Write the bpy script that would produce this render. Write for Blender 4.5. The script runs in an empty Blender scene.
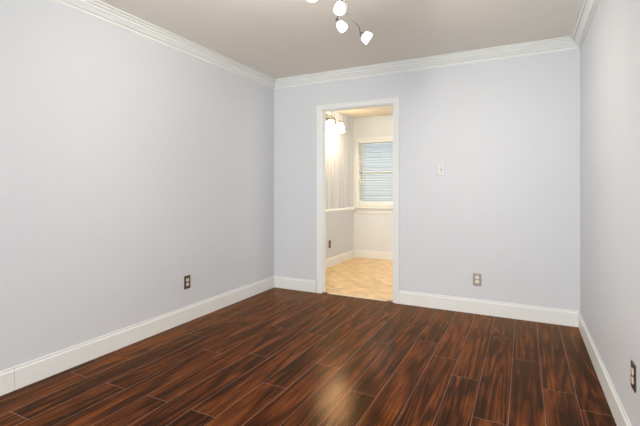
import bpy, bmesh, math, random
from mathutils import Vector, Matrix

C = bpy.context.scene.collection
SC = bpy.context.scene
random.seed(7)

# ------------------------------------------------------------------ camera
CX, CY, CH, YAW, FPX, HY = 2.6441, -4.023, 1.1686, 0.4682, 403.2251, 188.4233
cam_d = bpy.data.cameras.new('camera')
cam = bpy.data.objects.new('camera', cam_d)
C.objects.link(cam)
cam.location = (CX, CY, CH)
cam.rotation_euler = (math.pi / 2, 0, YAW)
cam_d.sensor_width = 36
cam_d.lens = 36 * FPX / 640
cam_d.shift_y = (HY - 213) / 640
cam_d.clip_start = 0.02
SC.camera = cam

# ------------------------------------------------------------------ sky, daylight, exposure
SC.view_settings.view_transform = 'Standard'
SC.view_settings.look = 'None'
SC.view_settings.gamma = 1
SC.view_settings.use_curve_mapping = False
SC.view_settings.exposure = 0.40

W_, H_ = 3.067, 2.44          # room width, ceiling height
YF = -6.4                     # wall behind the camera
world = bpy.data.worlds.new('sky')
SC.world = world
world.use_nodes = True
bg = world.node_tree.nodes['Background']
bg.inputs['Color'].default_value = (0.80, 0.90, 1.0, 1)
bg.inputs['Strength'].default_value = 1.25


def area(name, loc, rot, sx, sy, power, col):
    d = bpy.data.lights.new(name, 'AREA')
    d.shape = 'RECTANGLE'
    d.size, d.size_y = sx, sy
    d.energy = power
    d.color = col
    o = bpy.data.objects.new(name, d)
    C.objects.link(o)
    o.location = loc
    o.rotation_euler = rot
    return o


# daylight entering by the wide window behind the camera
area('daylight_front_window', (1.95, YF - 0.16, 1.40), (math.radians(90), 0, 0), 1.9, 1.7, 88, (0.95, 0.975, 1.0))
area('tile_room_side_fill', (2.95, 1.10, 1.50), (math.radians(90), 0, math.radians(90)), 1.5, 1.3, 14, (0.97, 0.98, 1.0))  # fill lamp added to brighten the tile room, no window known there


# ------------------------------------------------------------------ materials
def mat(name, col, rough=0.6, metal=0.0, spec=0.5, bump=None, var=None, emit=None, coat=0.0):
    m = bpy.data.materials.new(name)
    m.use_nodes = True
    nt = m.node_tree
    b = nt.nodes['Principled BSDF']
    b.inputs['Base Color'].default_value = (*col, 1)
    b.inputs['Roughness'].default_value = rough
    b.inputs['Metallic'].default_value = metal
    b.inputs['Specular IOR Level'].default_value = spec
    b.inputs['Coat Weight'].default_value = coat
    tc = nt.nodes.new('ShaderNodeTexCoord')
    if var:                    # (scale, amount): faint mottling of the colour
        n = nt.nodes.new('ShaderNodeTexNoise')
        n.inputs['Scale'].default_value = var[0]
        n.inputs['Detail'].default_value = 4
        nt.links.new(tc.outputs['Object'], n.inputs['Vector'])
        mx = nt.nodes.new('ShaderNodeMix')
        mx.data_type = 'RGBA'
        mx.inputs[6].default_value = (*[c * (1 - var[1]) for c in col], 1)
        mx.inputs[7].default_value = (*[min(1, c * (1 + var[1])) for c in col], 1)
        nt.links.new(n.outputs['Fac'], mx.inputs[0])
        nt.links.new(mx.outputs[2], b.inputs['Base Color'])
    if bump:                   # (scale, strength)
        n = nt.nodes.new('ShaderNodeTexNoise')
        n.inputs['Scale'].default_value = bump[0]
        n.inputs['Detail'].default_value = 3
        nt.links.new(tc.outputs['Object'], n.inputs['Vector'])
        bp = nt.nodes.new('ShaderNodeBump')
        bp.inputs['Strength'].default_value = bump[1]
        bp.inputs['Distance'].default_value = 0.004
        nt.links.new(n.outputs['Fac'], bp.inputs['Height'])
        nt.links.new(bp.outputs['Normal'], b.inputs['Normal'])
    if emit:
        b.inputs['Emission Color'].default_value = (*emit[0], 1)
        b.inputs['Emission Strength'].default_value = emit[1]
    return m


M_WALL = mat('wall_paint', (0.688, 0.703, 0.722), 0.55, spec=0.3, bump=(90, 0.12), var=(1.5, 0.012))
M_CEIL = mat('ceiling_paint', (0.86, 0.82, 0.75), 0.8, spec=0.2, bump=(60, 0.15), var=(2.0, 0.015))
M_TRIM = mat('white_trim_paint', (0.83, 0.84, 0.815), 0.35, spec=0.4, var=(3, 0.01))
M_CREAM = mat('cream_wall_paint', (0.70, 0.715, 0.73), 0.6, spec=0.3, bump=(90, 0.1), var=(2, 0.015))
M_PANEL = mat('grey_beige_panelling', (0.66, 0.655, 0.65), 0.5, spec=0.3, var=(2, 0.03))
M_CREAMTRIM = mat('cream_trim_paint', (0.80, 0.79, 0.75), 0.4, spec=0.4, var=(3, 0.01))
M_FCEIL = mat('tile_room_ceiling_paint', (0.74, 0.66, 0.53), 0.8, spec=0.2, bump=(60, 0.1))
M_BRONZE = mat('bronze_plate', (0.16, 0.105, 0.07), 0.38, metal=0.75, var=(60, 0.15))
M_STEEL = mat('steel_plate', (0.27, 0.27, 0.26), 0.3, metal=1.0, var=(60, 0.1))
M_IVORY = mat('ivory_plastic', (0.80, 0.73, 0.62), 0.4)
M_WHITE = mat('white_plastic', (0.80, 0.80, 0.74), 0.4)
M_DARK = mat('dark_slot', (0.03, 0.025, 0.02), 0.6)
M_METAL = mat('brushed_nickel', (0.42, 0.40, 0.37), 0.32, metal=1.0, var=(40, 0.08))
M_SHADE = mat('frosted_glass_lit', (0.9, 0.9, 0.88), 0.4, emit=((1.0, 0.97, 0.92), 5.0))
M_VSHADE = mat('warm_frosted_glass_lit', (0.9, 0.88, 0.82), 0.4, emit=((1.0, 0.84, 0.58), 20.0))
M_BULB = mat('warm_bulb_lit', (0.9, 0.88, 0.82), 0.4, emit=((1.0, 0.82, 0.52), 230.0))
M_BLIND = mat('white_blind', (0.82, 0.82, 0.80), 0.45)
M_SIDING = mat('grey_blue_siding', (0.60, 0.65, 0.72), 0.7, var=(5, 0.06))
M_FASCIA = mat('white_fascia', (0.85, 0.85, 0.83), 0.5)
M_ROOF = mat('grey_shingles', (0.16, 0.15, 0.14), 0.9, var=(30, 0.3))
M_GRASS = mat('lawn', (0.12, 0.17, 0.07), 0.9, var=(12, 0.3))
M_THRESH = mat('red_brown_reducer', (0.10, 0.035, 0.022), 0.35, var=(30, 0.25))

# clear window glass
M_GLASS = bpy.data.materials.new('window_glass')
M_GLASS.use_nodes = True
_b = M_GLASS.node_tree.nodes['Principled BSDF']
_b.inputs['Transmission Weight'].default_value = 1
_b.inputs['Roughness'].default_value = 0.0
_b.inputs['IOR'].default_value = 1.05
_b.inputs['Base Color'].default_value = (0.97, 0.985, 1, 1)


def wood_floor():
    m = bpy.data.materials.new('dark_acacia_laminate')
    m.use_nodes = True
    nt = m.node_tree
    L = nt.links.new
    N = nt.nodes.new
    b = nt.nodes['Principled BSDF']
    tc = N('ShaderNodeTexCoord')
    at = N('ShaderNodeAttribute')
    at.attribute_name = 'plank'
    # each plank shows its own piece of grain: shift the coordinates by its number
    off = N('ShaderNodeVectorMath')
    off.operation = 'MULTIPLY_ADD'
    off.inputs[1].default_value = (3.7, 11.3, 5.1)
    L(at.outputs['Vector'], off.inputs[0])
    L(tc.outputs['Object'], off.inputs[2])

    def noise(scale, vec, detail=4, rough=0.55, dist=0.0):
        mp = N('ShaderNodeMapping')
        mp.inputs['Scale'].default_value = scale
        L(vec, mp.inputs['Vector'])
        n = N('ShaderNodeTexNoise')
        n.inputs['Scale'].default_value = 1
        n.inputs['Detail'].default_value = detail
        n.inputs['Roughness'].default_value = rough
        n.inputs['Distortion'].default_value = dist
        L(mp.outputs['Vector'], n.inputs['Vector'])
        return n.outputs['Fac']
    broad = noise((46, 1.25, 1), off.outputs[0], 6, 0.66, 1.6)       # wide dark streaks
    fine = noise((110, 2.6, 1), off.outputs[0], 4, 0.65, 0.3)         # thin grain lines
    cloud = noise((5, 2.6, 1), off.outputs[0], 3, 0.5, 0.9)         # figure across the plank

    def math_(op, a, bb, clamp=False):
        q = N('ShaderNodeMath')
        q.operation = op
        q.use_clamp = clamp
        for i, v in enumerate((a, bb)):
            if isinstance(v, (int, float)):
                q.inputs[i].default_value = v
            else:
                L(v, q.inputs[i])
        return q.outputs[0]
    sep = N('ShaderNodeSeparateXYZ')
    L(at.outputs['Vector'], sep.inputs[0])
    ring = noise((4.2, 0.42, 1), off.outputs[0], 2, 0.45, 0.6)         # growth rings cut along the plank
    ring = math_('SINE', math_('MULTIPLY', ring, 62.0), 0)
    s = math_('ADD', math_('MULTIPLY', broad, 0.48), math_('MULTIPLY', ring, 0.065))
    s = math_('ADD', s, math_('MULTIPLY', fine, 0.50))
    s = math_('ADD', s, math_('MULTIPLY', cloud, 0.24))
    s = math_('ADD', s, math_('MULTIPLY', math_('SUBTRACT', sep.outputs[2], 0.5), 0.07))
    cr = N('ShaderNodeValToRGB')
    L(s, cr.inputs[0])
    e = cr.color_ramp.elements
    e[0].position = 0.47
    e[0].color = (0.0115, 0.0036, 0.0018, 1)
    e[1].position = 0.85
    e[1].color = (0.290, 0.088, 0.020, 1)
    for p, c in ((0.555, (0.030, 0.0075, 0.0034, 1)), (0.645, (0.088, 0.0215, 0.0068, 1)), (0.735, (0.160, 0.042, 0.0110, 1))):
        k = e.new(p)
        k.color = c
    L(cr.outputs[0], b.inputs['Base Color'])
    b.inputs['Roughness'].default_value = 0.30
    rr = N('ShaderNodeMapRange')
    rr.inputs['To Min'].default_value = 0.16
    rr.inputs['To Max'].default_value = 0.24
    L(fine, rr.inputs['Value'])
    L(rr.outputs[0], b.inputs['Roughness'])
    b.inputs['Specular IOR Level'].default_value = 0.0
    bp = N('ShaderNodeBump')
    bp.inputs['Strength'].default_value = 0.16
    bp.inputs['Distance'].default_value = 0.002
    L(noise((150, 5, 1), off.outputs[0], 3, 0.6), bp.inputs['Height'])
    L(bp.outputs['Normal'], b.inputs['Normal'])
    # thin amber lacquer: a warm glossy layer that grows towards grazing angles
    gl = N('ShaderNodeBsdfGlossy')
    gl.inputs['Color'].default_value = (1.0, 0.66, 0.43, 1)
    L(rr.outputs[0], gl.inputs['Roughness'])
    L(bp.outputs['Normal'], gl.inputs['Normal'])
    fr = N('ShaderNodeFresnel')
    fr.inputs['IOR'].default_value = 1.24
    mxs = N('ShaderNodeMixShader')
    L(fr.outputs[0], mxs.inputs[0])
    L(b.outputs[0], mxs.inputs[1])
    L(gl.outputs[0], mxs.inputs[2])
    L(mxs.outputs[0], nt.nodes['Material Output'].inputs['Surface'])
    return m


M_WOOD = wood_floor()
M_SEAM = mat('pale_plank_edge', (0.25, 0.135, 0.10), 0.45, var=(20, 0.35))


def tile_floor():
    m = bpy.data.materials.new('beige_stone_tile')
    m.use_nodes = True
    nt = m.node_tree
    L = nt.links.new
    N = nt.nodes.new
    b = nt.nodes['Principled BSDF']
    tc = N('ShaderNodeTexCoord')
    mp = N('ShaderNodeMapping')
    mp.inputs['Rotation'].default_value = (0, 0, math.radians(45))
    L(tc.outputs['Object'], mp.inputs['Vector'])
    br = N('ShaderNodeTexBrick')
    br.offset = 0
    br.inputs['Scale'].default_value = 1
    br.inputs['Brick Width'].default_value = 0.33
    br.inputs['Row Height'].default_value = 0.33
    br.inputs['Mortar Size'].default_value = 0.005
    br.inputs['Mortar Smooth'].default_value = 0.2
    br.inputs['Color1'].default_value = (0.70, 0.49, 0.245, 1)
    br.inputs['Color2'].default_value = (0.77, 0.555, 0.30, 1)
    br.inputs['Mortar'].default_value = (0.46, 0.315, 0.17, 1)
    L(mp.outputs['Vector'], br.inputs['Vector'])
    n = N('ShaderNodeTexNoise')
    n.inputs['Scale'].default_value = 7
    n.inputs['Detail'].default_value = 5
    n.inputs['Distortion'].default_value = 1.0
    L(tc.outputs['Object'], n.inputs['Vector'])
    cr = N('ShaderNodeValToRGB')
    cr.color_ramp.elements[0].position = 0.3
    cr.color_ramp.elements[0].color = (0.78, 0.74, 0.68, 1)
    cr.color_ramp.elements[1].position = 0.7
    cr.color_ramp.elements[1].color = (1.12, 1.14, 1.2, 1)
    L(n.outputs['Fac'], cr.inputs[0])
    mx = N('ShaderNodeMix')
    mx.data_type = 'RGBA'
    mx.blend_type = 'MULTIPLY'
    mx.inputs[0].default_value = 1
    L(br.outputs['Color'], mx.inputs[6])
    L(cr.outputs[0], mx.inputs[7])
    L(mx.outputs[2], b.inputs['Base Color'])
    b.inputs['Roughness'].default_value = 0.42
    bp = N('ShaderNodeBump')
    bp.inputs['Strength'].default_value = 0.4
    bp.inputs['Distance'].default_value = 0.003
    bp.invert = True
    L(br.outputs['Fac'], bp.inputs['Height'])
    L(bp.outputs['Normal'], b.inputs['Normal'])
    return m


M_TILE = tile_floor()


# ------------------------------------------------------------------ mesh helpers
def box(bm, a, b, mi=0):
    x0, x1 = sorted((a[0], b[0]))
    y0, y1 = sorted((a[1], b[1]))
    z0, z1 = sorted((a[2], b[2]))
    v = [bm.verts.new(p) for p in ((x0, y0, z0), (x1, y0, z0), (x1, y1, z0), (x0, y1, z0),
                                   (x0, y0, z1), (x1, y0, z1), (x1, y1, z1), (x0, y1, z1))]
    for f in ((3, 2, 1, 0), (4, 5, 6, 7), (0, 1, 5, 4), (1, 2, 6, 5), (2, 3, 7, 6), (3, 0, 4, 7)):
        bm.faces.new([v[i] for i in f]).material_index = mi


def bev_box(bm, a, b, r=0.003, seg=2):
    t = bmesh.new()
    box(t, a, b)
    bmesh.ops.bevel(t, geom=t.edges[:], offset=r, segments=seg, affect='EDGES', profile=0.5)
    merge(bm, t)


def merge(bm, t, mtx=None):
    if mtx is not None:
        bmesh.ops.transform(t, matrix=mtx, verts=t.verts[:])
    me = bpy.data.meshes.new('tmp')
    t.to_mesh(me)
    t.free()
    bm.from_mesh(me)
    bpy.data.meshes.remove(me)


def extrude_profile(bm, prof, path_pts):
    """sweep a closed profile: path_pts is a list of functions profile point -> world point (one per station)"""
    rings = [[bm.verts.new(f(p)) for p in prof] for f in path_pts]
    n = len(prof)
    for r0, r1 in zip(rings, rings[1:]):
        for i in range(n):
            bm.faces.new((r0[i], r0[(i + 1) % n], r1[(i + 1) % n], r1[i]))
    bm.faces.new(rings[0][::-1])
    bm.faces.new(rings[-1])
    bmesh.ops.recalc_face_normals(bm, faces=bm.faces[:])


def lathe(bm, prof, seg=28, mtx=None, cap=False):
    """prof: list of (radius, z)"""
    t = bmesh.new()
    rings = []
    for r, z in prof:
        if r < 1e-6:
            rings.append([t.verts.new((0, 0, z))])
        else:
            rings.append([t.verts.new((r * math.cos(2 * math.pi * k / seg), r * math.sin(2 * math.pi * k / seg), z)) for k in range(seg)])
    for a, b in zip(rings, rings[1:]):
        for k in range(seg):
            k2 = (k + 1) % seg
            if len(a) == 1 and len(b) == 1:
                continue
            if len(a) == 1:
                t.faces.new((a[0], b[k2], b[k]))
            elif len(b) == 1:
                t.faces.new((a[k], a[k2], b[0]))
            else:
                t.faces.new((a[k], a[k2], b[k2], b[k]))
    bmesh.ops.recalc_face_normals(t, faces=t.faces[:])
    for f in t.faces:
        f.smooth = True
    merge(bm, t, mtx)


def tube(bm, pts, r, seg=12):
    pts = [Vector(p) for p in pts]
    rings = []
    for i, p in enumerate(pts):
        d = (pts[min(i + 1, len(pts) - 1)] - pts[max(i - 1, 0)]).normalized()
        u = d.cross(Vector((0, 0, 1)))
        if u.length < 1e-3:
            u = d.cross(Vector((1, 0, 0)))
        u.normalize()
        v = d.cross(u)
        rings.append([bm.verts.new(p + r * (u * math.cos(2 * math.pi * k / seg) + v * math.sin(2 * math.pi * k / seg))) for k in range(seg)])
    for a, b in zip(rings, rings[1:]):
        for k in range(seg):
            f = bm.faces.new((a[k], a[(k + 1) % seg], b[(k + 1) % seg], b[k]))
            f.smooth = True
    bm.faces.new(rings[0][::-1])
    bm.faces.new(rings[-1])
    bmesh.ops.recalc_face_normals(bm, faces=bm.faces[:])


def spline(pts, n=8):
    pts = [Vector(p) for p in pts]
    out = []
    for i in range(len(pts) - 1):
        p0, p1, p2, p3 = pts[max(i - 1, 0)], pts[i], pts[i + 1], pts[min(i + 2, len(pts) - 1)]
        for k in range(n):
            t = k / n
            out.append(0.5 * ((2 * p1) + (p2 - p0) * t + (2 * p0 - 5 * p1 + 4 * p2 - p3) * t * t + (3 * p1 - p0 - 3 * p2 + p3) * t ** 3))
    out.append(pts[-1])
    return out


def obj(name, bm, m, parent=None):
    me = bpy.data.meshes.new(name)
    bm.to_mesh(me)
    bm.free()
    for x in (m if isinstance(m, (list, tuple)) else [m]):
        me.materials.append(x)
    o = bpy.data.objects.new(name, me)
    C.objects.link(o)
    if parent:
        o.parent = parent
    return o


def struct(name, bm, m):
    o = obj(name, bm, m)
    o['kind'] = 'structure'
    return o


def empty(name, loc=(0, 0, 0), rot=(0, 0, 0)):
    o = bpy.data.objects.new(name, None)
    o.empty_display_size = 0.1
    C.objects.link(o)
    o.location = loc
    o.rotation_euler = rot
    return o


def tag(o, label, cat, group=None):
    o['label'] = label
    o['category'] = cat
    if group:
        o['group'] = group


# ------------------------------------------------------------------ the setting: shell
WT = 0.08                                  # thickness of the wall with the doorway
DL, DR, DH = 0.632, 1.453, 2.041           # doorway opening
FX0, FX1, FY, FH = 0.05, 2.75, 2.40, 2.372  # tile room: left wall, right wall, far wall, ceiling

# wooden floor: one plank per island, bevelled edges in a paler colour
bm = bmesh.new()
lay = bm.verts.layers.float_vector.new('plank')
PW, X_SEAM = 0.1668, 2.908
SEED_Y = {-1: -0.26, 0: -1.33, 1: -0.95, 3: -1.40, 4: -1.15, 2: -0.56, 5: -0.91, 6: -1.86, 9: -2.01, 10: -2.43, 11: -1.70, 12: -1.14, 13: -1.79, 14: -2.44, 15: -2.87, 16: -2.45}
LEN = {-1: 1.24, 2: 1.27, 12: 1.29}
xlo, xhi, ylo, yhi = 0.002, W_ - 0.002, YF, 0.012
num = 0


def plank(x0, x1, y0, y1, num):
    g, zt, zb = 0.0015, 0.0, -0.0012
    rnd = (random.uniform(0, 9), random.uniform(0, 9), random.random())
    out = [bm.verts.new(p) for p in ((x0, y0, zb), (x1, y0, zb), (x1, y1, zb), (x0, y1, zb))]
    inn = [bm.verts.new(p) for p in ((x0 + g, y0 + g, zt), (x1 - g, y0 + g, zt), (x1 - g, y1 - g, zt), (x0 + g, y1 - g, zt))]
    for v in out + inn:
        v[lay] = rnd
    bm.faces.new(inn).material_index = 0
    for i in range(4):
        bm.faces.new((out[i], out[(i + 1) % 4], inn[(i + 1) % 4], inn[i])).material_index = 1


for r in range(-1, 19):
    x1 = min(xhi, X_SEAM - PW * r)
    x0 = max(xlo, X_SEAM - PW * (r + 1))
    if x1 - x0 < 0.01:
        continue
    ln = LEN.get(r, 1.27)
    s = SEED_Y.get(r, -0.2 - ((r * 0.47) % 1.2))
    while s < yhi:
        s += ln
    cuts = [yhi]
    while s > ylo:
        s -= ln
        if s < yhi - 0.05:
            cuts.append(max(s, ylo))
    if cuts[-1] > ylo:
        cuts.append(ylo)
    for a, b_ in zip(cuts, cuts[1:]):
        if a - b_ > 0.01:
            plank(x0, x1, b_, a, num)
box(bm, (xlo, ylo, -0.05), (xhi, yhi, -0.0012), 1)
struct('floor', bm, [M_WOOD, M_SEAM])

bm = bmesh.new()
box(bm, (FX0 - 0.1, 0.018, -0.05), (FX1 + 0.1, FY + 0.1, 0.0))
struct('floor_tiled', bm, M_TILE)

bm = bmesh.new()
box(bm, (-0.12, YF - 0.12, H_), (W_ + 0.12, WT, H_ + 0.1))
struct('ceiling', bm, M_CEIL)
bm = bmesh.new()
box(bm, (FX0 - 0.1, WT, FH), (FX1 + 0.1, FY + 0.12, FH + 0.1))
struct('ceiling_tiled_room', bm, M_FCEIL)

bm = bmesh.new()
box(bm, (-0.12, YF - 0.12, -0.05), (0, WT, H_))
struct('wall_left', bm, M_WALL)
bm = bmesh.new()
box(bm, (W_, YF - 0.12, -0.05), (W_ + 0.12, WT, H_))
struct('wall_right', bm, M_WALL)


def holed_wall(bm, axis0, axis1, y0, y1, z0, z1, hx0, hx1, hz0, hz1):
    """a slab along x with one rectangular hole, built as a single closed shell"""
    xs = [axis0, hx0, hx1, axis1]
    zs = [z0, hz0, hz1, z1]
    V = {}

    def v(i, j, k):
        if (i, j, k) not in V:
            V[(i, j, k)] = bm.verts.new((xs[i], (y0, y1)[j], zs[k]))
        return V[(i, j, k)]
    low = hz0 <= z0 + 1e-6
    for i in range(3):
        for k in range(3):
            if i == 1 and k == 1 or (low and k == 0):
                continue
            bm.faces.new((v(i, 0, k), v(i + 1, 0, k), v(i + 1, 0, k + 1), v(i, 0, k + 1)))
            bm.faces.new((v(i, 1, k), v(i, 1, k + 1), v(i + 1, 1, k + 1), v(i + 1, 1, k)))
    k0 = 1 if low else 0
    for k in range(k0, 3):
        for i in (0, 3):
            bm.faces.new((v(i, 0, k), v(i, 0, k + 1), v(i, 1, k + 1), v(i, 1, k)))
    for i in range(3):
        bm.faces.new((v(i, 0, 3), v(i + 1, 0, 3), v(i + 1, 1, 3), v(i, 1, 3)))
        if not (low and i == 1):
            bm.faces.new((v(i, 0, k0), v(i, 1, k0), v(i + 1, 1, k0), v(i + 1, 0, k0)))
    for i in (1, 2):
        bm.faces.new((v(i, 0, 1), v(i, 0, 2), v(i, 1, 2), v(i, 1, 1)))
    bm.faces.new((v(1, 0, 2), v(2, 0, 2), v(2, 1, 2), v(1, 1, 2)))
    if not low:
        bm.faces.new((v(1, 0, 1), v(2, 0, 1), v(2, 1, 1), v(1, 1, 1)))
    bmesh.ops.recalc_face_normals(bm, faces=bm.faces[:])


bm = bmesh.new()
holed_wall(bm, 0, W_, 0, WT, -0.001, H_, DL, DR, -0.001, DH)
struct('wall_back', bm, M_WALL)
bm = bmesh.new()
holed_wall(bm, 0, W_, YF - 0.12, YF, -0.05, H_, 1.0, 2.9, 0.55, 2.25)
struct('wall_front', bm, M_WALL)

# tile room walls
WX0, WX1, WZ0, WZ1 = 0.132, 1.10, 0.86, 2.004      # window opening
bm = bmesh.new()
holed_wall(bm, FX0 - 0.1, FX1 + 0.1, FY, FY + 0.12, -0.05, FH, WX0, WX1, WZ0, WZ1)
struct('wall_tiled_room_back', bm, M_CREAM)
bm = bmesh.new()
holed_wall(bm, WT, FY, 0, 0.1, -0.05, FH, 0.35, 1.85, 0.85, 2.15)  # unseen opening added so the fill lamp can shine in
bmesh.ops.transform(bm, matrix=Matrix.Translation((FX1 + 0.1, 0, 0)) @ Matrix.Rotation(math.pi / 2, 4, 'Z'), verts=bm.verts[:])
struct('wall_tiled_room_right', bm, M_CREAM)
# left wall: grooved panelling above the rail, smooth below
bm = bmesh.new()
box(bm, (FX0 - 0.1, WT, -0.05), (FX0, FY, 0.80), 1)
prof = [(FX0 - 0.1, WT), (FX0 - 0.1, FY), (FX0, FY)]
gy = FY
pat = [0.20, 0.10, 0.17, 0.13, 0.21, 0.09, 0.15]
i = 0
while gy - pat[i % 7] > WT + 0.03:
    gy -= pat[i % 7]
    prof += [(FX0, gy + 0.011), (FX0 - 0.014, gy + 0.004), (FX0 - 0.014, gy - 0.004), (FX0, gy - 0.011)]
    i += 1
prof.append((FX0, WT))
extrude_profile(bm, prof, [lambda p: (p[0], p[1], 0.80), lambda p: (p[0], p[1], FH)])
for f_ in bm.faces:                        # the V-grooves are painted darker
    cc = f_.calc_center_median()
    if len(f_.verts) == 4 and cc.z > 1.0 and FX0 - 0.05 < cc.x < FX0 - 0.001:
        f_.material_index = 2
struct('wall_tiled_room_left', bm, [M_PANEL, M_PANEL, mat('groove_paint', (0.50, 0.48, 0.47), 0.6)])

# ------------------------------------------------------------------ crown mouldings (swept with mitred ends)
CROWN = [(0, -0.098), (0.004, -0.098), (0.004, -0.093), (0.012, -0.093), (0.014, -0.087), (0.014, -0.080), (0.008, -0.077), (0.010, -0.073),
         (0.020, -0.073), (0.026, -0.068), (0.034, -0.057), (0.044, -0.047), (0.050, -0.043), (0.050, -0.034), (0.043, -0.031), (0.045, -0.027),
         (0.058, -0.027), (0.063, -0.021), (0.065, -0.014), (0.060, -0.010), (0.078, -0.010), (0.078, 0), (0, 0)]


def run(name, prof, wall, z, m, cut=None, a=None, b=None, mit=(True, True)):
    """moulding run along a wall; prof = (out from wall, height), ends mitred where two runs meet"""
    bm = bmesh.new()
    k0, k1 = (1 if mit[0] else 0), (1 if mit[1] else 0)
    f = {'left': lambda e, k, s: (lambda p: (p[0], e + s * k * p[0], z + p[1])),
         'right': lambda e, k, s: (lambda p: (W_ - p[0], e + s * k * p[0], z + p[1])),
         'back': lambda e, k, s: (lambda p: (e + s * k * p[0], -p[0], z + p[1]))}[wall]
    extrude_profile(bm, prof, [f(a, k0, 1), f(b, k1, -1)])
    return struct(name, bm, m)


run('trim_1', CROWN, 'left', H_, M_TRIM, a=YF, b=0)
run('trim_2', CROWN, 'back', H_, M_TRIM, a=0, b=W_)
run('trim_3', CROWN, 'right', H_, M_TRIM, a=YF, b=0)

# ------------------------------------------------------------------ baseboards
BASE = [(0, 0), (0.015, 0), (0.015, 0.112), (0.013, 0.117), (0.010, 0.119), (0.010, 0.119), (0.0105, 0.130), (0.009, 0.135), (0.0055, 0.136), (0.0045, 0.129), (0, 0.129)]
run('baseboard_left', BASE, 'left', 0, M_TRIM, a=-2.738, b=0, mit=(False, True))
run('baseboard_left.001', BASE, 'left', 0, M_TRIM, a=YF, b=-2.740, mit=(False, False))
CW = 0.070
run('baseboard_back', BASE, 'back', 0, M_TRIM, a=0, b=DL - CW, mit=(True, False))
run('baseboard_back.001', BASE, 'back', 0, M_TRIM, a=DR + CW - 0.014, b=W_, mit=(False, True))
run('baseboard_right', BASE, 'right', 0, M_TRIM, a=YF, b=0, mit=(False, True))

# ------------------------------------------------------------------ doorway casing and jamb
CAS = [(0, 0), (0.004, 0.010), (0.010, 0.014), (0.030, 0.016), (0.046, 0.019), (0.052, 0.022), (0.064, 0.022), (0.068, 0.016), (0.068, 0)]


def casing(name, x0, x1, zt, y, sgn, w, m, z0=0.0):
    """three-sided casing round an opening, mitred at the upper corners"""
    bm = bmesh.new()
    k = w / 0.068
    st = [lambda p: (x0 - p[0] * k, y + sgn * p[1], z0),
          lambda p: (x0 - p[0] * k, y + sgn * p[1], zt + p[0] * k),
          lambda p: (x1 + p[0] * k, y + sgn * p[1], zt + p[0] * k),
          lambda p: (x1 + p[0] * k, y + sgn * p[1], z0)]
    extrude_profile(bm, CAS, st)
    return struct(name, bm, m)


casing('trim_4', DL + 0.003, DR + 0.003, DH - 0.004, 0, -1, 0.060, M_TRIM)
bm = bmesh.new()
J = 0.009
box(bm, (DL, 0, 0.0), (DL + J, WT, DH - J))
box(bm, (DR - J, 0, 0.0), (DR, WT, DH - J))
box(bm, (DL, 0, DH - J), (DR, WT, DH))
struct('trim_5', bm, M_TRIM)
# strip of pale stone at the edge of the tiles
bm = bmesh.new()
bev_box(bm, (DL + J, 0.013, -0.02), (DR - J, 0.045, 0.003), 0.002)
struct('trim_6', bm, mat('pale_stone_strip', (0.72, 0.62, 0.48), 0.5, var=(30, 0.1)))
# dark reducer ends at the feet of the jambs
for nm, a, b_ in (('trim_7', DL + J, DL + 0.062), ('trim_8', DR - 0.075, DR - J)):
    bm = bmesh.new()
    bev_box(bm, (a, -0.012, 0.0), (b_, 0.040, 0.007), 0.003)
    struct(nm, bm, M_THRESH)

# ------------------------------------------------------------------ tile room trim
RAIL = [(0, 0), (0.012, 0.004), (0.014, 0.020), (0.022, 0.030), (0.022, 0.044), (0.016, 0.050), (0.010, 0.058), (0, 0.060)]
bm = bmesh.new()
extrude_profile(bm, RAIL, [lambda p: (FX0 + p[0], WT, 0.794 + p[1]), lambda p: (FX0 + p[0], FY, 0.794 + p[1])])
struct('trim_9', bm, M_CREAMTRIM)
B2 = [(p[0], p[1] * 0.95) for p in BASE]
bm = bmesh.new()
extrude_profile(bm, B2, [lambda p: (FX0 + p[0], WT, p[1]), lambda p: (FX0 + p[0], FY - p[0], p[1])])
struct('baseboard_tiled_room_left', bm, M_CREAMTRIM)
bm = bmesh.new()
extrude_profile(bm, B2, [lambda p: (FX0 + p[0], FY - p[0], p[1]), lambda p: (FX1, FY - p[0], p[1])])
struct('baseboard_tiled_room_back', bm, M_CREAMTRIM)
# corner strip in the tile room
bm = bmesh.new()
bev_box(bm, (FX0, FY - 0.014, 0.13), (FX0 + 0.016, FY, FH), 0.003)
struct('trim_10', bm, M_CREAMTRIM)

# ------------------------------------------------------------------ window of the tile room
win = empty('window_1', ((WX0 + WX1) / 2, FY, WZ0))
win['kind'] = 'structure'
ox, oy, oz = win.location


def wbox(bm, a, b, r=0.003):
    bev_box(bm, (a[0] - ox, a[1] - oy, a[2] - oz), (b[0] - ox, b[1] - oy, b[2] - oz), r)


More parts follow.
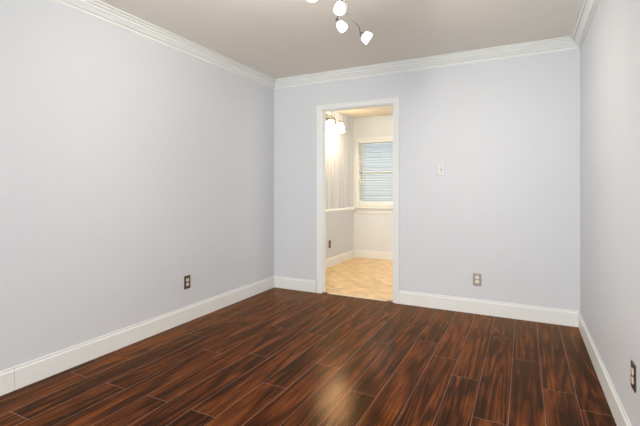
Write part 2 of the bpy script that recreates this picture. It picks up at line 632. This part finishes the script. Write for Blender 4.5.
bm = bmesh.new()
cw = 0.045
wbox(bm, (WX0 - cw, FY - 0.018, WZ0 - 0.005), (WX0, FY, WZ1 + 0.022))
wbox(bm, (WX1, FY - 0.018, WZ0 - 0.005), (WX1 + cw, FY, WZ1 + 0.022))
wbox(bm, (WX0, FY - 0.018, WZ1), (WX1, FY, WZ1 + 0.022))
obj('window_casing', bm, M_CREAMTRIM, win)
bm = bmesh.new()
wbox(bm, (FX0 + 0.024, FY - 0.05, WZ0 - 0.034), (WX1 + cw + 0.03, FY + 0.005, WZ0 - 0.006), 0.006)
obj('window_sill', bm, M_CREAMTRIM, win)
bm = bmesh.new()
wbox(bm, (FX0 + 0.024, FY - 0.016, WZ0 - 0.105), (WX1 + cw + 0.01, FY, WZ0 - 0.035), 0.004)
obj('window_apron', bm, M_CREAMTRIM, win)
bm = bmesh.new()
for a, b_ in (((WX0, FY, WZ0), (WX0 + 0.008, FY + 0.11, WZ1)), ((WX1 - 0.008, FY, WZ0), (WX1, FY + 0.11, WZ1)),
              ((WX0, FY, WZ1 - 0.02), (WX1, FY + 0.11, WZ1)), ((WX0, FY, WZ0), (WX1, FY + 0.11, WZ0 + 0.02))):
    wbox(bm, a, b_, 0.002)
obj('window_frame', bm, M_CREAMTRIM, win)
zm = 1.425
for y, z0, z1 in ((FY + 0.055, WZ0 + 0.02, zm + 0.02), (FY + 0.085, zm - 0.02, WZ1 - 0.02)):
    bm = bmesh.new()
    xa, xb = WX0 + 0.02, WX1 - 0.02
    s = 0.04
    for a, b_ in (((xa, y, z0), (xa + s, y + 0.028, z1)), ((xb - s, y, z0), (xb, y + 0.028, z1)),
                  ((xa, y, z0), (xb, y + 0.028, z0 + s)), ((xa, y, z1 - s), (xb, y + 0.028, z1))):
        wbox(bm, a, b_, 0.003)
    sash = obj('sash', bm, M_CREAMTRIM, win)
    bm = bmesh.new()
    wbox(bm, (xa + s - 0.004, y + 0.011, z0 + s - 0.004), (xb - s + 0.004, y + 0.015, z1 - s + 0.004), 0.0005)
    obj('pane', bm, M_GLASS, sash)

# blind hung inside the casing, in front of the sashes
bl = empty('window_blind', ((WX0 + WX1) / 2, FY + 0.02, WZ1 - 0.021))
tag(bl, 'white horizontal slat blind lowered over the window of the tiled room', 'blind')
bx0, bx1 = WX0 + 0.011, WX1 - 0.011
hx = (bx1 - bx0) / 2
bm = bmesh.new()
bev_box(bm, (-hx - 0.001, -0.034, -0.045), (hx + 0.001, 0.022, 0.0), 0.004)
obj('headrail', bm, M_CREAMTRIM, bl)
bm = bmesh.new()
zlo = WZ0 + 0.022 - bl.location.z
zz = -0.064
tilt = math.radians(25)
while zz > zlo + 0.085:
    c, s = math.cos(tilt) * 0.024, math.sin(tilt) * 0.024
    # a thin curved slat, room edge lower than the window edge
    prof = []
    for t in (-1, -0.5, 0, 0.5, 1):
        prof.append((t * c, zz + t * s + 0.003 * (1 - t * t)))
    prof = prof + [(p[0], p[1] - 0.0022) for p in prof[::-1]]
    t_ = bmesh.new()
    extrude_profile(t_, prof, [lambda p: (-hx, p[0], p[1]), lambda p: (hx, p[0], p[1])])
    merge(bm, t_)
    zz -= 0.0425
obj('slats', bm, M_BLIND, bl)
bm = bmesh.new()
bev_box(bm, (-hx, -0.027, zlo), (hx, 0.027, zlo + 0.072), 0.006)
obj('bottom_rail', bm, M_BLIND, bl)
for cx_ in (-hx + 0.13, hx - 0.13):
    bm = bmesh.new()
    box(bm, (cx_ - 0.0012, -0.0255, zlo + 0.07), (cx_ + 0.0012, -0.0245, -0.06))
    box(bm, (cx_ - 0.0012, 0.0245, zlo + 0.07), (cx_ + 0.0012, 0.0255, -0.06))
    obj('ladder_cord', bm, M_BLIND, bl)

# what stands outside that window
bm = bmesh.new()
box(bm, (-25, FY + 0.14, -0.5), (25, 40, -0.4))
struct('ground', bm, M_GRASS)
nh = empty('neighbouring_house', (-1.5, 8.0, -0.4))
tag(nh, 'grey blue sided house seen through the blind outside the window', 'house')
bm = bmesh.new()
prof = [(3, 0)]
z = 0.0
while z < 3.55:
    prof += [(-0.02, z), (0.0, z + 0.15)]
    z += 0.15
prof.append((3, z))
extrude_profile(bm, prof, [lambda p: (-6, p[0], p[1]), lambda p: (7, p[0], p[1])])
obj('siding_wall', bm, M_SIDING, nh)
bm = bmesh.new()
bev_box(bm, (-6.4, -0.50, 3.55), (7.4, -0.46, 3.75), 0.005)
box(bm, (-6.4, -0.46, 3.55), (7.4, 3, 3.58))
obj('fascia', bm, M_FASCIA, nh)
bm = bmesh.new()
extrude_profile(bm, [(-0.55, 3.75), (3, 5.1), (3, 5.2), (-0.55, 3.82)], [lambda p: (-6.4, p[0], p[1]), lambda p: (7.4, p[0], p[1])])
obj('roof', bm, M_ROOF, nh)


# ------------------------------------------------------------------ wall plates
def outlet(name, loc, rz, pm, sm, label):
    """duplex receptacle; local -y faces the room"""
    o = empty(name, loc, (0, 0, rz))
    tag(o, label, 'outlet')
    bm = bmesh.new()
    bev_box(bm, (-0.036, -0.006, -0.058), (0.036, 0.0, 0.058), 0.0035, 3)
    obj('wall_plate', bm, pm, o)
    for sgn in (1, -1):
        bm = bmesh.new()
        t = bmesh.new()
        n = 28
        ring = []
        for k in range(n):
            a = 2 * math.pi * k / n
            ring.append((0.0172 * math.cos(a), max(-0.0142, min(0.0142, 0.0172 * math.sin(a)))))
        lo = [t.verts.new((x, -0.005, z_ + sgn * 0.0195)) for x, z_ in ring]
        hi = [t.verts.new((x * 0.96, -0.0085, z_ * 0.96 + sgn * 0.0195)) for x, z_ in ring]
        for k in range(n):
            t.faces.new((lo[k], lo[(k + 1) % n], hi[(k + 1) % n], hi[k]))
        t.faces.new(hi)
        bmesh.ops.recalc_face_normals(t, faces=t.faces[:])
        merge(bm, t)
        so = obj('socket', bm, sm, o)
        bm = bmesh.new()
        zc = sgn * 0.0195
        box(bm, (-0.0075, -0.0089, zc - 0.001), (-0.0055, -0.0083, zc + 0.008))
        box(bm, (0.0055, -0.0089, zc), (0.0073, -0.0083, zc + 0.007))
        lathe(bm, [(0, 0.0004), (0.0024, 0.0004), (0.0024, -0.0002)], 12,
              Matrix.Translation((0, -0.0085, zc - 0.007)) @ Matrix.Rotation(math.pi / 2, 4, 'X'))
        obj('slots', bm, M_DARK, so)
    bm = bmesh.new()
    lathe(bm, [(0, 0.0018), (0.0022, 0.0014), (0.0032, 0.0)], 14, Matrix.Translation((0, -0.006, 0)) @ Matrix.Rotation(math.pi / 2, 4, 'X'))
    obj('screw', bm, M_METAL, o)
    return o


outlet('wall_outlet', (0.0, -1.386, 0.345), math.pi / 2, M_BRONZE, M_IVORY,
       'bronze wall outlet with ivory sockets low on the left wall')
outlet('wall_outlet.001', (2.255, 0.0, 0.318), 0, M_STEEL, M_WHITE,
       'steel wall outlet low on the back wall right of the doorway')
outlet('wall_outlet.002', (W_, -1.869, 0.362), -math.pi / 2, M_BRONZE, M_IVORY,
       'bronze wall outlet with ivory sockets low on the right wall')
outlet('wall_outlet.003', (FX0, 1.425, 0.335), math.pi / 2, M_BRONZE, M_BRONZE,
       'all brown wall outlet below the rail in the tiled room')

sw = empty('light_switch', (1.927, 0, 1.355))
tag(sw, 'ivory light switch on the back wall right of the doorway', 'light switch')
bm = bmesh.new()
bev_box(bm, (-0.036, -0.006, -0.060), (0.036, 0, 0.060), 0.0035, 3)
obj('wall_plate', bm, mat('switch_plate_ivory', (0.71, 0.71, 0.67), 0.4), sw)
bm = bmesh.new()
bev_box(bm, (-0.006, -0.0075, -0.013), (0.006, -0.005, 0.013), 0.0008)
obj('toggle_frame', bm, mat('switch_slot_shade', (0.30, 0.29, 0.26), 0.5), sw)
bm = bmesh.new()
t = bmesh.new()
bev_box(t, (-0.0042, -0.017, -0.005), (0.0042, 0.0, 0.005), 0.0015)
merge(bm, t, Matrix.Translation((0, -0.006, 0)) @ Matrix.Rotation(math.radians(-28), 4, 'X'))
obj('toggle', bm, M_WHITE, sw)
for zc in (-0.03, 0.03):
    bm = bmesh.new()
    lathe(bm, [(0, 0.0018), (0.0022, 0.0014), (0.0032, 0.0)], 14, Matrix.Translation((0, -0.006, zc)) @ Matrix.Rotation(math.pi / 2, 4, 'X'))
    obj('screw', bm, M_METAL, sw)

# ------------------------------------------------------------------ ceiling spotlight bar
FW = Vector((-math.sin(YAW), math.cos(YAW), 0))
RT = Vector((math.cos(YAW), math.sin(YAW), 0))
K = Vector((1.66, -2.06, H_))            # centre of the canopy on the ceiling


def at(fwd, lat, z):
    """a spot in the room measured from the standpoint, as built in metres"""
    p = Vector((CX, CY, 0)) + FW * fwd + RT * lat
    return Vector((p.x, p.y, z)) - K


fx = empty('ceiling_spotlight', K)
tag(fx, 'ceiling spotlight fixture with lit white glass shades along a wavy nickel bar', 'ceiling light')
bm = bmesh.new()
lathe(bm, [(0, -0.034), (0.030, -0.034), (0.050, -0.028), (0.064, -0.014), (0.066, 0.0), (0, 0.0)], 36)
obj('canopy', bm, M_METAL, fx)
BZ = 2.25
bm = bmesh.new()
bar = spline([at(2.70, 0.262, BZ), at(2.60, 0.215, BZ), at(2.48, 0.165, BZ), at(2.36, 0.155, BZ), at(2.24, 0.10, BZ), at(2.12, 0.0, BZ), at(1.98, -0.05, BZ), at(1.84, -0.04, BZ), at(1.72, -0.10, BZ)], 8)
tube(bm, bar, 0.0045, 10)
obj('bar', bm, M_METAL, fx)
bm = bmesh.new()
tube(bm, [(0, 0, -0.03), (0, 0, BZ - H_ - 0.004)], 0.009, 14)
obj('stem', bm, M_METAL, fx)


def head(c, direc, joint, size=1.0, power=30, stretch=1.0):
    """c: middle of the shade, direc: where it shines, joint: where its arm meets the bar"""
    d = Vector(direc).normalized()
    rot = d.to_track_quat('Z', 'Y').to_matrix().to_4x4()
    mt = Matrix.Translation(c) @ rot @ Matrix.Diagonal((size, size, size * stretch, 1))
    bm = bmesh.new()
    # metal cup behind the shade
    lathe(bm, [(0, -0.045), (0.010, -0.045), (0.014, -0.056), (0.017, -0.040), (0.024, -0.032), (0.026, -0.026), (0.0, -0.026)], 24, mt)
    back = mt @ Vector((0, 0, -0.060))
    tube(bm, spline([back, (back + joint) / 2, joint], 6), 0.0045, 8)
    h = obj('lamp_head', bm, M_METAL, fx)
    bm = bmesh.new()
    lathe(bm, [(0.0, -0.032), (0.021, -0.032), (0.031, -0.021), (0.0375, -0.004), (0.041, 0.016), (0.0405, 0.029), (0.037, 0.032), (0.0, 0.032)], 28, mt)
    obj('lamp_shade', bm, M_SHADE, h)
    ld = bpy.data.lights.new('spot_bulb', 'SPOT')
    ld.spot_size = math.radians(150)
    ld.spot_blend = 1.0
    ld.energy = power
    ld.color = (1.0, 0.95, 0.88)
    ld.shadow_soft_size = 0.09
    lo = bpy.data.objects.new('bulb_light', ld)
    C.objects.link(lo)
    lo.parent = h
    lo.location = mt @ Vector((0, 0, 0.050))
    lo.rotation_euler = (-d).to_track_quat('Z', 'Y').to_euler()
    return h


def zat(v, fwd):
    return CH + (HY - v) / FPX * fwd


def lat_(u, fwd):
    return (u - 320) / FPX * fwd


# far end of the bar: tilted down and to the right
f = 2.68
head(at(f, lat_(366.2, f), zat(37.2, f)), RT * 0.85 + FW * 0.05 + Vector((0, 0, -0.58)), at(2.70, 0.262, BZ), 0.92, 26, 0.9)
f = 2.52
head(at(f, lat_(341.3, f), zat(25.8, f)), RT * 0.46 - FW * 0.14 + Vector((0, 0, -0.62)), at(2.38, 0.152, BZ), 0.72, 12, 1.3)
f = 2.34
head(at(f, lat_(339.9, f), zat(7.4, f)), RT * -0.10 - FW * 0.22 + Vector((0, 0, -0.85)), at(2.34, 0.150, BZ), 0.80, 20, 1.2)
f = 2.10
head(at(f, lat_(312.0, f), zat(-5.0, f)), RT * 0.05 - FW * 0.80 + Vector((0, 0, -0.25)), at(2.13, 0.008, BZ), 0.9, 10)
head(at(1.66, -0.17, 2.17), RT * -0.27 + FW * 0.85 + Vector((0, 0, -0.22)), at(1.74, -0.09, BZ), 0.9, 44)  # unseen extra head, added to brighten the left wall

# ------------------------------------------------------------------ vanity light in the tile room
vl = empty('vanity_light', (FX0, 1.21, 2.19))
tag(vl, 'lit vanity light with white glass shades high on the panelled wall', 'wall light')
bm = bmesh.new()
bev_box(bm, (0, -0.42, -0.045), (0.022, 0.42, 0.045), 0.006)
obj('back_plate', bm, M_METAL, vl)
for dy in (-0.335, 0.0, 0.335):
    bm = bmesh.new()
    tube(bm, spline([(0.02, dy, 0.0), (0.07, dy, 0.012), (0.112, dy, 0.004), (0.12, dy, -0.02)], 6), 0.007, 10)
    lathe(bm, [(0, 0.0), (0.020, 0.0), (0.030, -0.010), (0.032, -0.028), (0, -0.028)], 24, Matrix.Translation((0.12, dy, -0.015)))
    arm = obj('lamp_arm', bm, M_METAL, vl)
    bm = bmesh.new()
    lathe(bm, [(0.0, 0.0), (0.034, 0.0), (0.046, -0.018), (0.055, -0.055), (0.062, -0.100), (0.068, -0.130), (0.064, -0.130), (0.058, -0.100), (0.051, -0.055), (0.042, -0.020), (0.030, -0.004), (0.0, -0.004)], 28, Matrix.Translation((0.12, dy, -0.040)))
    obj('lamp_shade', bm, M_VSHADE, arm)
    bm = bmesh.new()
    lathe(bm, [(0.0, -0.022), (0.014, -0.024), (0.016, -0.045), (0.026, -0.066), (0.031, -0.086), (0.028, -0.104), (0.017, -0.115), (0.0, -0.118)], 20, Matrix.Translation((0.12, dy, -0.040)))
    obj('bulb', bm, M_BULB, arm)
    ld = bpy.data.lights.new('vanity_bulb', 'POINT')
    ld.energy = 0.15
    ld.color = (1.0, 0.87, 0.66)
    ld.shadow_soft_size = 0.05
    lo = bpy.data.objects.new('bulb_light', ld)
    C.objects.link(lo)
    lo.parent = arm
    lo.location = (0.13, dy, -0.24)
